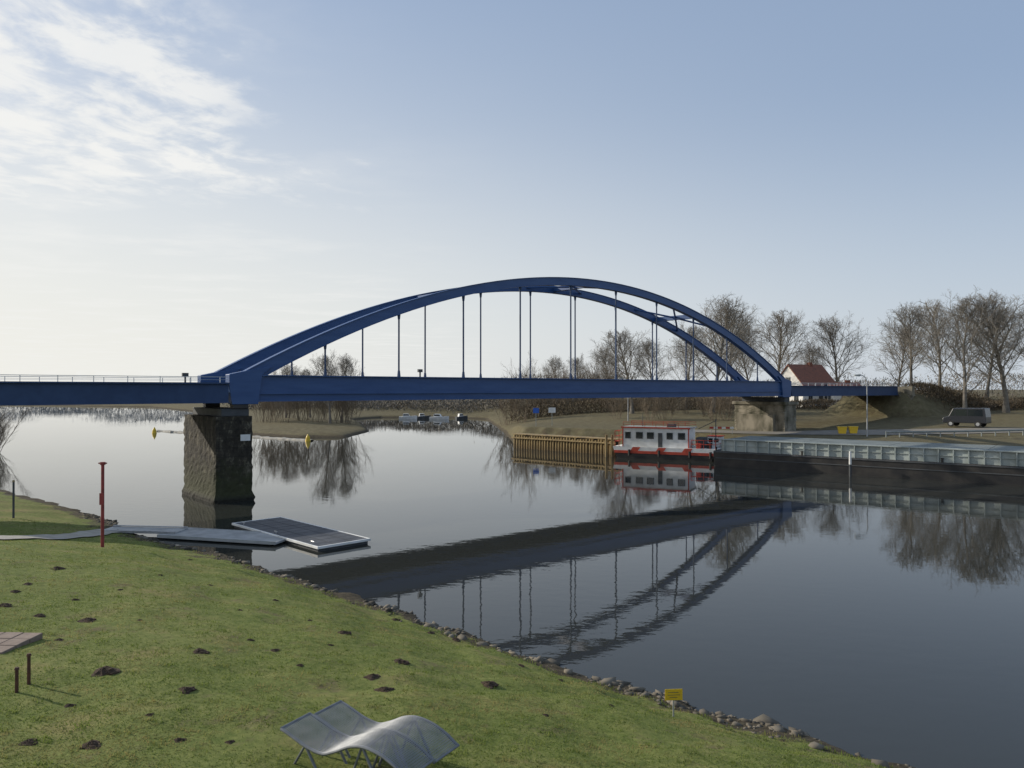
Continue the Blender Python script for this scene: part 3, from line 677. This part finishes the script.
for (px,py) in ((156,433),(309,441)):
    x,y=P(px,py); o=thing('channel_marker','yellow round river channel marker on a post at the groyne','marker',(x,y-.6,0),0,'yellow channel markers')
    c=MB(); c.tube((0,0,-1.5),(0,0,.5),.08,.08,8); part('post',c,M_dgrey,o)
    c=MB(); c.tube((0,0,.0),(0,0,.6),.42,.3,12); c.tube((0,0,.6),(0,0,1.1),.3,.05,12); part('topmark',c,M_yellow,o)
for px,Y,zt,wd in ((536,118,0,.9),(552,120,0,1.1)):
    x,y,z=at(px,Y); o=thing('river_sign','small blue and white river sign on a post on the bank','sign',(x,y,z),0,'river signs')
    c=MB(); c.tube((0,0,-.3),(0,0,2.8),.05,.05,6); part('post',c,M_grey,o)
    c=MB(); c.box(-wd/2,wd/2,-.09,-.05,2.0,2.8); bo=part('board',c,M_sign if px<540 else M_white,o)
def lamp(px,Y,top,label,arm=-1):
    x,y,z=at(px,Y); zt=H+(HY-top)/F*Y-z; o=thing('street_lamp',label,'street lamp',(x,y,z),0.1,'street lamps')
    c=MB(); c.tube((0,0,-.2),(0,0,1),.10,.09,10); c.tube((0,0,1),(0,0,zt-.9),.075,.06,10)
    pts=[(0,0,zt-.9)]+[(arm*.9*(1-math.cos(a)),0,zt-.9+.9*math.sin(a)) for a in np.linspace(.2,1.57,7)]; c.path(pts,.05)
    part('pole',c,M_galv,o)
    c=MB(); c.prism([(arm*.85,zt-.12),(arm*1.6,zt-.08),(arm*1.6,zt+.04),(arm*.85,zt+.08)],-.14,.14); hd=part('lamp_head',c,M_grey,o)
    c=MB(); c.box(min(arm*.95,arm*1.5),max(arm*.95,arm*1.5),-.10,.10,zt-.17,zt-.125); part('lens',c,M_lamp,hd)
lamp(867,92,375,'tall grey street lamp with curved arm on the quay')
lamp(628,128,378,'grey street lamp standing among bare trees')
def guard():
    o=thing('guard_rail','long dull grey guard rail along the riverside road','guard rail',(0,0,0))
    c=MB(); ps=MB(); xs=np.linspace(44,118,50)
    pp=[(x,91.0-(x-38)*.10,float(zat(x,91.0-(x-38)*.10))) for x in xs]
    for a,b in zip(pp[:-1],pp[1:]):
        n=len(c.v)
        for q in (a,b):
            for dy,dz in ((0,.50),(-.06,.57),(0,.62),(-.06,.67),(0,.74)): c.v.append((q[0],q[1]+dy,q[2]+dz))
        for i in range(4): c.f.append((n+i,n+5+i,n+6+i,n+1+i))
        ps.box(a[0]-.05,a[0]+.05,a[1]+.02,a[1]+.1,a[2]-.3,a[2]+.72)
    part('rail',c,M_grey,o); part('posts',ps,M_grey,o)
guard()
# van
vx,vy=(958-512)/F*101,101
vz=float(zat(vx,vy))
v=thing('parked_van','tall dark passenger van parked on the verge beside the road','van',(vx-1.5,vy+1.0,vz+.08),math.radians(-48),sc=1.1)
b=MB(); b.prism([(0,.45),(0.03,1.05),(.65,1.25),(1.15,2.2),(4.5,2.25),(4.65,1.2),(4.68,.45)],0,1.95); body=part('body',b,M_van,v,.07)
for pr in ([(.85,1.3),(1.32,1.3),(1.32,2.05),(1.22,2.05)],[(1.42,1.3),(2.65,1.3),(2.65,2.05),(1.42,2.05)],[(2.75,1.3),(4.35,1.3),(4.3,2.05),(2.75,2.05)]):
    g=MB(); g.prism(pr,-.008,1.958); part('window',g,M_glass,body)
g=MB(); g.v=[(.64,.15,1.28),(.64,1.8,1.28),(1.12,1.7,2.16),(1.12,.25,2.16)]; g.v=[(a-.03,b_,c_+.02) for a,b_,c_ in g.v]; g.f=[(0,1,2,3)]; part('windscreen',g,M_grey,body)
for yy in (.12,1.53):
    g=MB(); g.box(-.03,.06,yy,yy+.3,.8,.98); part('headlight',g,M_lamp,body)
for xx in (.9,3.8):
    for yy in (-.02,1.75):
        g=MB(); g.tube((xx,yy,.36),(xx,yy+.22,.36),.36,.36,20); wh=part('wheel',g,M_tyre,v)
        g=MB(); g.tube((xx,yy-.01 if yy<1 else yy+.221,.36),(xx,yy+.05 if yy<1 else yy+.235,.36),.2,.2,14); part('rim',g,M_galv,wh)
g=MB(); g.box(-.06,0,.1,1.85,.45,.62); part('bumper',g,M_dgrey,v,.02)
for i in range(2):
    x,y,z=at(838+i*11,96)
    o=thing('yellow_container','small yellow container standing on the quay','container',(x,y,z),-.3,'yellow containers on the quay')
    c=MB(); c.prism([(.12,0),(.9,0),(1.05,.85),(-.03,.85)],0,.9); part('tub',c,M_yellow,o,.02)
    c=MB(); c.box(-.06,1.08,-.03,.93,.852,.92); part('rim',c,M_yellow,o)
x,y,z=at(722,98)
o=thing('red_barrier','red and white striped safety barrier on the quay','barrier',(x-1.6,y,z),-.2)
for i in range(6):
    c=MB(); c.box(i*.5,(i+1)*.5,-.03,0,.65,.9); part('stripe',c,M_red if i%2==0 else M_white,o)
c=MB(); c.tube((.2,.05,-.1),(.2,.05,1.0),.04,.04,6); c.tube((2.8,.05,-.1),(2.8,.05,1.0),.04,.04,6); part('posts',c,M_grey,o)

# ---------------------------------------------------------------- pontoons
pc=P(318,547,.25); pl=P(232,523,.25)
pang=math.atan2(pc[1]-pl[1],pc[0]-pl[0]); Lp=math.hypot(pc[0]-pl[0],pc[1]-pl[1]); Wp=3.1
po=thing('floating_pontoon','flat dark grey floating pontoon with pale edges on the river','pontoon',(pl[0],pl[1],0),pang)
c=MB(); c.box(.1,Lp-.1,.1,Wp-.1,-.3,.14); part('float',c,M_dgrey,po,.05)
c=MB(); c.box(.10,Lp-.10,.10,Wp-.10,.142,.25)
part('deck',c,M_pont,po)
c=MB()
for i in range(1,12): c.box(i*Lp/12-.015,i*Lp/12+.015,.13,Wp-.13,.251,.256)
for i in (1,2): c.box(.13,Lp-.13,i*Wp/3-.015,i*Wp/3+.015,.257,.261)
part('deck_joints',c,M_dgrey,po)
c=MB(); c.box(0,Lp,0,.095,.14,.265); c.box(0,Lp,Wp-.095,Wp,.14,.265); c.box(Lp-.095,Lp,.10,Wp-.10,.14,.265); c.box(0,.095,.10,Wp-.10,.14,.265); part('edge_rail',c,M_white,po,.01)
c=MB()
for xx in (1,4.8,8.6): c.tube((xx-.15,.25,.37),(xx+.15,.25,.37),.03,.03,6); c.tube((xx,.25,.25),(xx,.25,.37),.03,.03,6)
part('cleat',c,M_galv,po)
q0=P(158,535,.2); q1=P(290,543,.2); L2=math.hypot(q1[0]-q0[0],q1[1]-q0[1])
po2=thing('landing_stage','pale metal landing stage floating between shore and pontoon','landing stage',(q0[0],q0[1],0),math.atan2(q1[1]-q0[1],q1[0]-q0[0]))
c=MB(); c.prism([(0,.08),(L2*.9,.08),(L2*.9,.2),(0,.24)],0,2.2); part('deck',c,M_pontl,po2,.02)
c=MB(); c.box(.3,L2*.3,.2,2.0,-.3,.079); c.box(L2*.55,L2*.85,.2,2.0,-.3,.079); part('float',c,M_dgrey,po2,.03)
c=MB(); c.box(0,L2*.9,-.05,-.002,.08,.24); c.box(0,L2*.9,2.202,2.25,.08,.24); part('edge_rail',c,M_lgrey,po2)
ga=G(112,530)
gw=thing('gangway','short pale metal gangway from the shore to the landing stage','gangway',(0,0,0))
a=Vector((ga[0]-.3,ga[1],ga[2]+.08)); b_=Vector((q0[0]+.9,q0[1]+.9,.29)); dd=(b_-a); sd_=Vector((-dd.y,dd.x,0)).normalized()*0.7
c=MB(); c.v=[tuple(a-sd_),tuple(a+sd_),tuple(b_+sd_),tuple(b_-sd_)]; c.v+=[(x,y,z-.08) for x,y,z in c.v]
c.f=[(0,1,2,3),(7,6,5,4),(0,4,5,1),(1,5,6,2),(2,6,7,3),(3,7,4,0)]; part('walkway',c,M_pontl,gw)
c=MB(); c.tube(a-sd_+Vector((0,0,.05)),b_-sd_+Vector((0,0,.05)),.035,.035,6); c.tube(a+sd_+Vector((0,0,.05)),b_+sd_+Vector((0,0,.05)),.035,.035,6); part('side_rail',c,M_galv,gw)

# ---------------------------------------------------------------- poles
x,y,z=G(103,547); zt=H-(462-HY)/F*y-z
o=thing('red_marker_pole','tall weathered red steel pole standing in the lawn','pole',(x,y,z))
c=MB(); c.tube((0,0,-.2),(0,0,zt-.12),.07,.065,12); part('shaft',c,M_rustred,o)
c=MB(); c.tube((0,0,zt-.12),(0,0,zt),.11,.11,12); c.tube((-.18,0,zt-.05),(.18,0,zt-.05),.03,.03,8); part('cap',c,M_rustred,o)
c=MB(); c.box(-.09,.09,-.10,-.07,zt*.5,zt*.5+.5); part('plate',c,M_rustred,o)
x,y,z=G(14,518); zt=H-(480-HY)/F*y-z
o=thing('mooring_post','slim grey-green wooden post near the water edge','post',(x,y,z))
c=MB(); c.tube((0,0,-.2),(0,0,zt-.1),.06,.055,10); part('shaft',c,M_dgrey,o)
c=MB(); c.tube((0,0,zt-.1),(0,0,zt),.075,.05,10); part('cap',c,M_pile,o)
x,y,z=G(-2,643)
o=thing('paving_square','square of reddish paving slabs set in the lawn','paving',(x,y,z),-.05)
c=MB()
for i in range(3):
    for j_ in range(3): c.box(-.65+i*.42,-.65+i*.42+.4,-.65+j_*.42,-.65+j_*.42+.4,-.2,.05+.004*((i+j_)%2))
part('slabs',c,M_pave,o,.01)
for px,py,tp in ((18,692,668),(30,684,655)):
    x,y,z=G(px,py); zt=(py-tp)/F*y*1.05
    o=thing('short_post','short rust-brown wooden post stuck in the lawn','post',(x,y,z),.2,'short rust-brown posts')
    c=MB(); c.tube((0,0,-.2),(0,0,zt-.04),.032,.03,8); part('stake',c,M_rust,o)
    c=MB(); c.tube((0,0,zt-.04),(0,0,zt),.045,.03,8); part('cap',c,M_rust,o)
x,y,z=G(673,716); hgt=(716-688)/F*y
o=thing('yellow_sign','small yellow notice board on a short stake at the water edge','sign',(x,y,z),.08)
c=MB(); c.tube((0,0,-.3),(0,0,hgt*.95),.02,.02,8); part('stake',c,M_galv,o)
c=MB(); c.box(-.20,.20,-.035,-.022,hgt-.25,hgt); part('board',c,M_yellow,o,.004)
c=MB()
for i,(a,b2) in enumerate(((-.13,.11),(-.14,.14),(-.10,.08))):
    c.box(a,b2,-.038,-.0352,hgt-.08-i*.055,hgt-.07-i*.055)
part('printed_lines',c,M_dgrey,o)

# ---------------------------------------------------------------- loungers (two side by side)
la=math.radians(-30); sdir=Vector((math.cos(la),math.sin(la),0)); wdir=Vector((-math.sin(la),math.cos(la),0)); Wl=.60
hg=G(418,757)
prof=[(0,.46),(.25,.39),(.5,.31),(.8,.28),(1.05,.37),(1.3,.49),(1.55,.54),(1.85,.50),(2.1,.40),(2.3,.28)]
ps_=np.array(prof)
def cr(t):
    i=min(max(np.searchsorted(ps_[:,0],t)-1,0),len(ps_)-2)
    p0=ps_[max(i-1,0)];p1=ps_[i];p2_=ps_[i+1];p3_=ps_[min(i+2,len(ps_)-1)]
    u=(t-p1[0])/(p2_[0]-p1[0]); z=0.5*((2*p1[1])+(-p0[1]+p2_[1])*u+(2*p0[1]-5*p1[1]+4*p2_[1]-p3_[1])*u*u+(-p0[1]+3*p1[1]-3*p2_[1]+p3_[1])*u**3)
    return float(z)
LL_=2.3
ss=np.linspace(0,LL_,50); zz=[cr(t) for t in ss]
for li,(woff,soff) in enumerate(((-.60,0.0),(-1.34,.06))):
    org=Vector(hg)-sdir*(1.55-soff)+wdir*woff
    zo=float(zat(org.x+sdir.x*1.1,org.y+sdir.y*1.1))
    lo=thing('metal_lounger','wavy grey wire-mesh metal lounger standing on the lawn','lounger',(org.x,org.y,max(zo,hg[2]-.08)+.04),la+(.02 if li else 0),'pair of metal loungers')
    c=MB()
    for s_ in np.linspace(0.01,LL_-.01,78):
        z_=cr(s_); c.tube((s_,.02,z_),(s_,Wl-.02,z_),.0065,.0065,4)
    for k in range(18):
        y=.02+(Wl-.04)*k/17
        for i in range(len(ss)-1): c.tube((ss[i],y,zz[i]+.004),(ss[i+1],y,zz[i+1]+.004),.0065,.0065,3,False)
    part('mesh_seat',c,M_mesh,lo)
    c=MB()
    for y in (0,Wl): c.path([(ss[i],y,zz[i]-.012) for i in range(len(ss))],.022,8)
    for s_ in (0,LL_): c.tube((s_,0,cr(s_)),(s_,Wl,cr(s_)),.020,.020,8)
    for s_ in (.8,1.55): c.tube((s_,0,cr(s_)-.03),(s_,Wl,cr(s_)-.03),.018,.018,8)
    part('frame',c,M_frame,lo)
    for y in (0.03,Wl-.03):
        for (xa,xb) in ((.45,.12),(.45,.8),(1.5,1.2),(1.5,1.95)):
            c=MB(); c.tube((xa,y,cr(xa)-.02),(xb,y,-.2),.02,.02,8); part('leg',c,M_frame,lo)

# ---------------------------------------------------------------- molehills
def hill_mesh(seed):
    R=random.Random(seed); c=MB(); nr,na=7,18
    c.v.append((0,0,.5))
    for r in range(1,nr+1):
        for a in range(na):
            t=a/na*6.283; rr=r/nr*(1+.2*math.sin(3*t+seed)+R.uniform(-.16,.16)); z=.5*math.exp(-(r/nr*1.7)**2)+R.uniform(-.06,.10)*(1 if r<nr else 0)
            c.v.append((rr*math.cos(t),rr*math.sin(t),z if r<nr else -.15))
    for a in range(na): c.f.append((0,1+a,1+(a+1)%na))
    for r in range(nr-1):
        for a in range(na):
            i=1+r*na+a; j_=1+r*na+(a+1)%na; c.f.append((i,i+na,j_+na,j_))
    return c.mesh('molehill',M_soil)
hm=[hill_mesh(s) for s in (1,2,3)]
mh=[(57,569,.24),(28,584,.14),(88,621,.22),(40,616,.15),(200,652,.21),(106,672,.28),(186,690,.18),(372,677,.2),(400,662,.22),(343,633,.2),(488,685,.24),(15,592,.15),(275,600,.11),(60,640,.11),(160,575,.10),(250,640,.10),(92,745,.18),(30,742,.14),(395,620,.17),(430,633,.15),(455,640,.18),(190,560,.13),(384,690,.2),(545,715,.08),(230,742,.08),(140,620,.08),(300,665,.09),(70,705,.10),(440,628,.13),(240,610,.09),(120,590,.09),(310,620,.08),(275,650,.12),(5,606,.2),(150,715,.08),(560,680,.09),(210,585,.1),(330,645,.09),(180,740,.1),(520,665,.12),(610,705,.09),(75,600,.12)]
for i,(px,py,r) in enumerate(mh):
    x,y,z=G(px,py); o=bpy.data.objects.new('molehill',hm[i%3]); COL.objects.link(o)
    o.location=(x,y,z); o.scale=(r,r*.9,r*.65); o.rotation_euler=(0,0,random.random()*6)
    o['label']='dark fresh molehill of crumbly soil on the lawn'; o['category']='molehill'; o['group']='molehills on the lawn'
# ---------------------------------------------------------------- shore stones
tt=(1+5**.5)/2
ico=np.array([(-1,tt,0),(1,tt,0),(-1,-tt,0),(1,-tt,0),(0,-1,tt),(0,1,tt),(0,-1,-tt),(0,1,-tt),(tt,0,-1),(tt,0,1),(-tt,0,-1),(-tt,0,1)])/1.9
icf=np.array([(0,11,5),(0,5,1),(0,1,7),(0,7,10),(0,10,11),(1,5,9),(5,11,4),(11,10,2),(10,7,6),(7,1,8),(3,9,4),(3,4,2),(3,2,6),(3,6,8),(3,8,9),(4,9,5),(2,4,11),(6,2,10),(8,6,7),(9,8,1)])
edge=np.array(A[3:22]); seg=np.hypot(*(edge[1:]-edge[:-1]).T); cum=np.concatenate([[0],np.cumsum(seg)])
ns=4600; s=rng.random(ns)**1.25*cum[-1]
cl_=np.sin(s*1.7)+np.sin(s*.63+1)+np.sin(s*4.1)*.9+rng.normal(0,.9,ns); s=s[cl_>.1]; ns=len(s)
off=rng.normal(0,.42,(ns,2)); off+=np.array([-.12,-.12]); sx=np.interp(s,cum,edge[:,0])+off[:,0]; sy=np.interp(s,cum,edge[:,1])+off[:,1]
sz=zat(sx,sy); r=np.minimum(rng.gamma(1.1,.036,ns)+.012,.23)
keep=(sz>-.12)&(sz<.40); sx,sy,sz,r=sx[keep],sy[keep],sz[keep],r[keep]; ns=len(sx)
V=ico[None]*(1+rng.normal(0,.28,(ns,12,1)))*r[:,None,None]*np.stack([rng.uniform(.8,1.7,ns),rng.uniform(.6,1.3,ns),rng.uniform(.35,.75,ns)],-1)[:,None]
an=rng.random(ns)*6.28; ca,sa=np.cos(an),np.sin(an)
Vx=V[...,0]*ca[:,None]-V[...,1]*sa[:,None]; Vy=V[...,0]*sa[:,None]+V[...,1]*ca[:,None]
V=np.stack([Vx+sx[:,None],Vy+sy[:,None],V[...,2]+sz[:,None]+r[:,None]*.05],-1).reshape(-1,3)
Fi=(icf[None]+12*np.arange(ns)[:,None,None]).reshape(-1)
solo('shore_stones',np_mesh('shore_stones',V,Fi,3,M_stone),None,'loose dark stones along the water edge','stones',kind='stuff')
# ---------------------------------------------------------------- grass blades
def grass_mat():
    m=bpy.data.materials.new('grass_blades'); m.use_nodes=True; nt=m.node_tree; N=nt.nodes; L=nt.links
    b=N['Principled BSDF']; b.inputs['Roughness'].default_value=0.7; b.inputs['Specular IOR Level'].default_value=0.2
    g=N.new('ShaderNodeNewGeometry')
    n=N.new('ShaderNodeTexNoise'); n.inputs['Scale'].default_value=0.5; n.inputs['Detail'].default_value=8; n.inputs['Roughness'].default_value=.75; L.new(g.outputs['Position'],n.inputs['Vector'])
    r=N.new('ShaderNodeValToRGB'); e=r.color_ramp.elements
    e[0].position=.39; e[0].color=(.31,.265,.11,1); e[1].position=.66; e[1].color=(.25,.28,.08,1); x=e.new(.5); x.color=(.15,.20,.045,1)
    L.new(n.outputs['Fac'],r.inputs[0]); L.new(r.outputs[0],b.inputs['Base Color'])
    tr=N.new('ShaderNodeBsdfTranslucent'); L.new(r.outputs[0],tr.inputs['Color'])
    mx=N.new('ShaderNodeMixShader'); mx.inputs[0].default_value=.45; L.new(b.outputs[0],mx.inputs[1]); L.new(tr.outputs[0],mx.inputs[2]); L.new(mx.outputs[0],N['Material Output'].inputs['Surface'])
    return m
n=300000
Yg=9+34*rng.random(n)**1.5; Xg=(rng.random(n)*1.45-0.72)*Yg
sdv=sdpoly(A,Xg,Yg); z=zat(Xg,Yg)
patch=np.sin(Xg*.9+np.sin(Yg*.7)*2)*np.sin(Yg*1.1+1)+.5*np.sin(Xg*2.3+Yg*1.7)*np.sin(Yg*2.9-Xg)+rng.normal(0,.5,n)
keep=(sdv>0.25+0.9*rng.random(n)+.35*wob(Xg,Yg,2))&(z>.20)&(patch>-.65)
for (q1_,q2_) in ((p1,p2),(p2,p3)):
    ax,ay=q1_[:2]; ex,ey=q2_[0]-ax,q2_[1]-ay; t=np.clip(((Xg-ax)*ex+(Yg-ay)*ey)/(ex*ex+ey*ey),0,1)
    keep&=np.hypot(Xg-ax-ex*t,Yg-ay-ey*t)>.74
Xg,Yg,z,sdk=Xg[keep],Yg[keep],z[keep],sdv[keep]; n=len(Xg)
tuft=1+.9*(np.sin(Xg*5.3+Yg*3.1)*np.sin(Yg*6.7-Xg*2.2)>.55)+1.6*(sdk<1.0)
hb_=rng.uniform(.015,.036,n)*tuft; wd=rng.uniform(.005,.010,n)*(1+Yg/25); th=rng.random(n)*6.28; le=rng.normal(0,.022,(n,2))
base=np.stack([Xg,Yg,z-.005],-1); side=np.stack([np.cos(th)*wd,np.sin(th)*wd,np.zeros(n)],-1)
tip=base+np.stack([le[:,0],le[:,1],hb_],-1)
V=np.stack([base-side,base+side,tip],1).reshape(-1,3)
solo('grass',np_mesh('grass',V,np.arange(3*n),3,grass_mat()),None,'short patchy green lawn grass','grass',kind='stuff')

# ---------------------------------------------------------------- world
AZ=math.radians(-68); EL=math.radians(24)
world=bpy.data.worlds.new('World'); scene.world=world; world.use_nodes=True
nt=world.node_tree; N=nt.nodes; L=nt.links; bg=N['Background']
sky=N.new('ShaderNodeTexSky'); sky.sky_type='NISHITA'; sky.sun_disc=False; sky.sun_elevation=EL; sky.sun_rotation=AZ
sky.air_density=1.0; sky.dust_density=2.0; sky.ozone_density=1.0
tc=N.new('ShaderNodeTexCoord'); sp=N.new('ShaderNodeSeparateXYZ'); L.new(tc.outputs['Generated'],sp.inputs[0])
def Mt(op,a,b=None,c=None,clamp=False):
    x=N.new('ShaderNodeMath'); x.operation=op; x.use_clamp=clamp
    for i,v in enumerate((a,b,c)):
        if v is None: continue
        if isinstance(v,(int,float)): x.inputs[i].default_value=v
        else: L.new(v,x.inputs[i])
    return x.outputs[0]
def MR(v,a,b,c=0.0,d=1.0):
    x=N.new('ShaderNodeMapRange'); x.interpolation_type='SMOOTHSTEP'; L.new(v,x.inputs[0])
    for i,q in zip((1,2,3,4),(a,b,c,d)): x.inputs[i].default_value=q
    return x.outputs[0]
X,Y,Z=sp.outputs
zc=Mt('MAXIMUM',Z,0.02); ux=Mt('DIVIDE',X,zc); uy=Mt('DIVIDE',Y,zc)
cb=N.new('ShaderNodeCombineXYZ'); L.new(ux,cb.inputs[0]); L.new(uy,cb.inputs[1])
mp=N.new('ShaderNodeMapping'); mp.inputs['Rotation'].default_value=(0,0,0.5); mp.inputs['Scale'].default_value=(1.0,0.75,1); L.new(cb.outputs[0],mp.inputs[0])
n1=N.new('ShaderNodeTexNoise'); n1.inputs['Scale'].default_value=4.6; n1.inputs['Detail'].default_value=8; n1.inputs['Roughness'].default_value=.6; n1.inputs['Distortion'].default_value=.25; L.new(mp.outputs[0],n1.inputs['Vector'])
n2=N.new('ShaderNodeTexNoise'); n2.inputs['Scale'].default_value=1.1; n2.inputs['Detail'].default_value=5; L.new(mp.outputs[0],n2.inputs['Vector'])
edge_=Mt('ADD',ux,Mt('MULTIPLY',Mt('SUBTRACT',n2.outputs['Fac'],.5),1.5))
mask=Mt('MULTIPLY',MR(edge_,-0.62,-1.05),MR(Mt('ADD',uy,Mt('MULTIPLY',n2.outputs['Fac'],1.2)),5.2,3.9))
thr=Mt('ADD',n1.outputs['Fac'],Mt('MULTIPLY',mask,.20))
cl=Mt('MULTIPLY',MR(thr,.54,.80),Mt('MULTIPLY',mask,.85))
mp2=N.new('ShaderNodeMapping'); mp2.inputs['Scale'].default_value=(.5,.6,1); mp2.inputs['Location'].default_value=(3,1,0); L.new(cb.outputs[0],mp2.inputs[0])
n3=N.new('ShaderNodeTexNoise'); n3.inputs['Scale'].default_value=1.8; n3.inputs['Detail'].default_value=8; n3.inputs['Roughness'].default_value=.6; L.new(mp2.outputs[0],n3.inputs['Vector'])
st=Mt('MULTIPLY',MR(n3.outputs['Fac'],.46,.70),MR(ux,.2,-2.4,.0,.42))
cl=Mt('MINIMUM',Mt('ADD',cl,st),.95)
sd3=(math.sin(AZ),math.cos(AZ))
az=Mt('ADD',Mt('MULTIPLY',X,sd3[0]),Mt('MULTIPLY',Y,sd3[1]))
hz=Mt('MULTIPLY',Mt('MULTIPLY',MR(Z,.56,-.06),MR(az,-.35,.98)),.96)
hz2=Mt('MULTIPLY',MR(Z,.36,-.03),.62)
S=0.13
def mixc(f,a,col):
    x=N.new('ShaderNodeMix'); x.data_type='RGBA'
    if isinstance(f,float): x.inputs[0].default_value=f
    else: L.new(f,x.inputs[0])
    L.new(a,x.inputs[6]); x.inputs[7].default_value=(*[v/S for v in col],1); return x.outputs[2]
col=sky.outputs[0]
col=mixc(.62,col,(.355,.465,.655))
col=mixc(hz2,col,(.71,.76,.80))
col=mixc(hz,col,(.89,.88,.82))
col=mixc(cl,col,(.90,.90,.88))
L.new(col,bg.inputs['Color']); bg.inputs['Strength'].default_value=S
sl=bpy.data.lights.new('sun','SUN'); sl.energy=4.3; sl.angle=math.radians(.6); sl.color=(1,.92,.79)
so=bpy.data.objects.new('sun',sl); COL.objects.link(so)
D=Vector((math.sin(AZ)*math.cos(EL),math.cos(AZ)*math.cos(EL),math.sin(EL)))
so.rotation_euler=D.to_track_quat('Z','Y').to_euler(); so.location=(-30,10,40)
cam=bpy.data.cameras.new('camera'); co=bpy.data.objects.new('camera',cam); COL.objects.link(co)
co.location=(0,0,H); co.rotation_euler=(math.radians(90)+math.atan(5/F),0,0)
cam.sensor_width=36; cam.lens=36*F/1024; cam.clip_end=9000; cam.clip_start=.1
scene.camera=co
scene.view_settings.view_transform='Standard'; scene.view_settings.look='None'; scene.view_settings.exposure=0
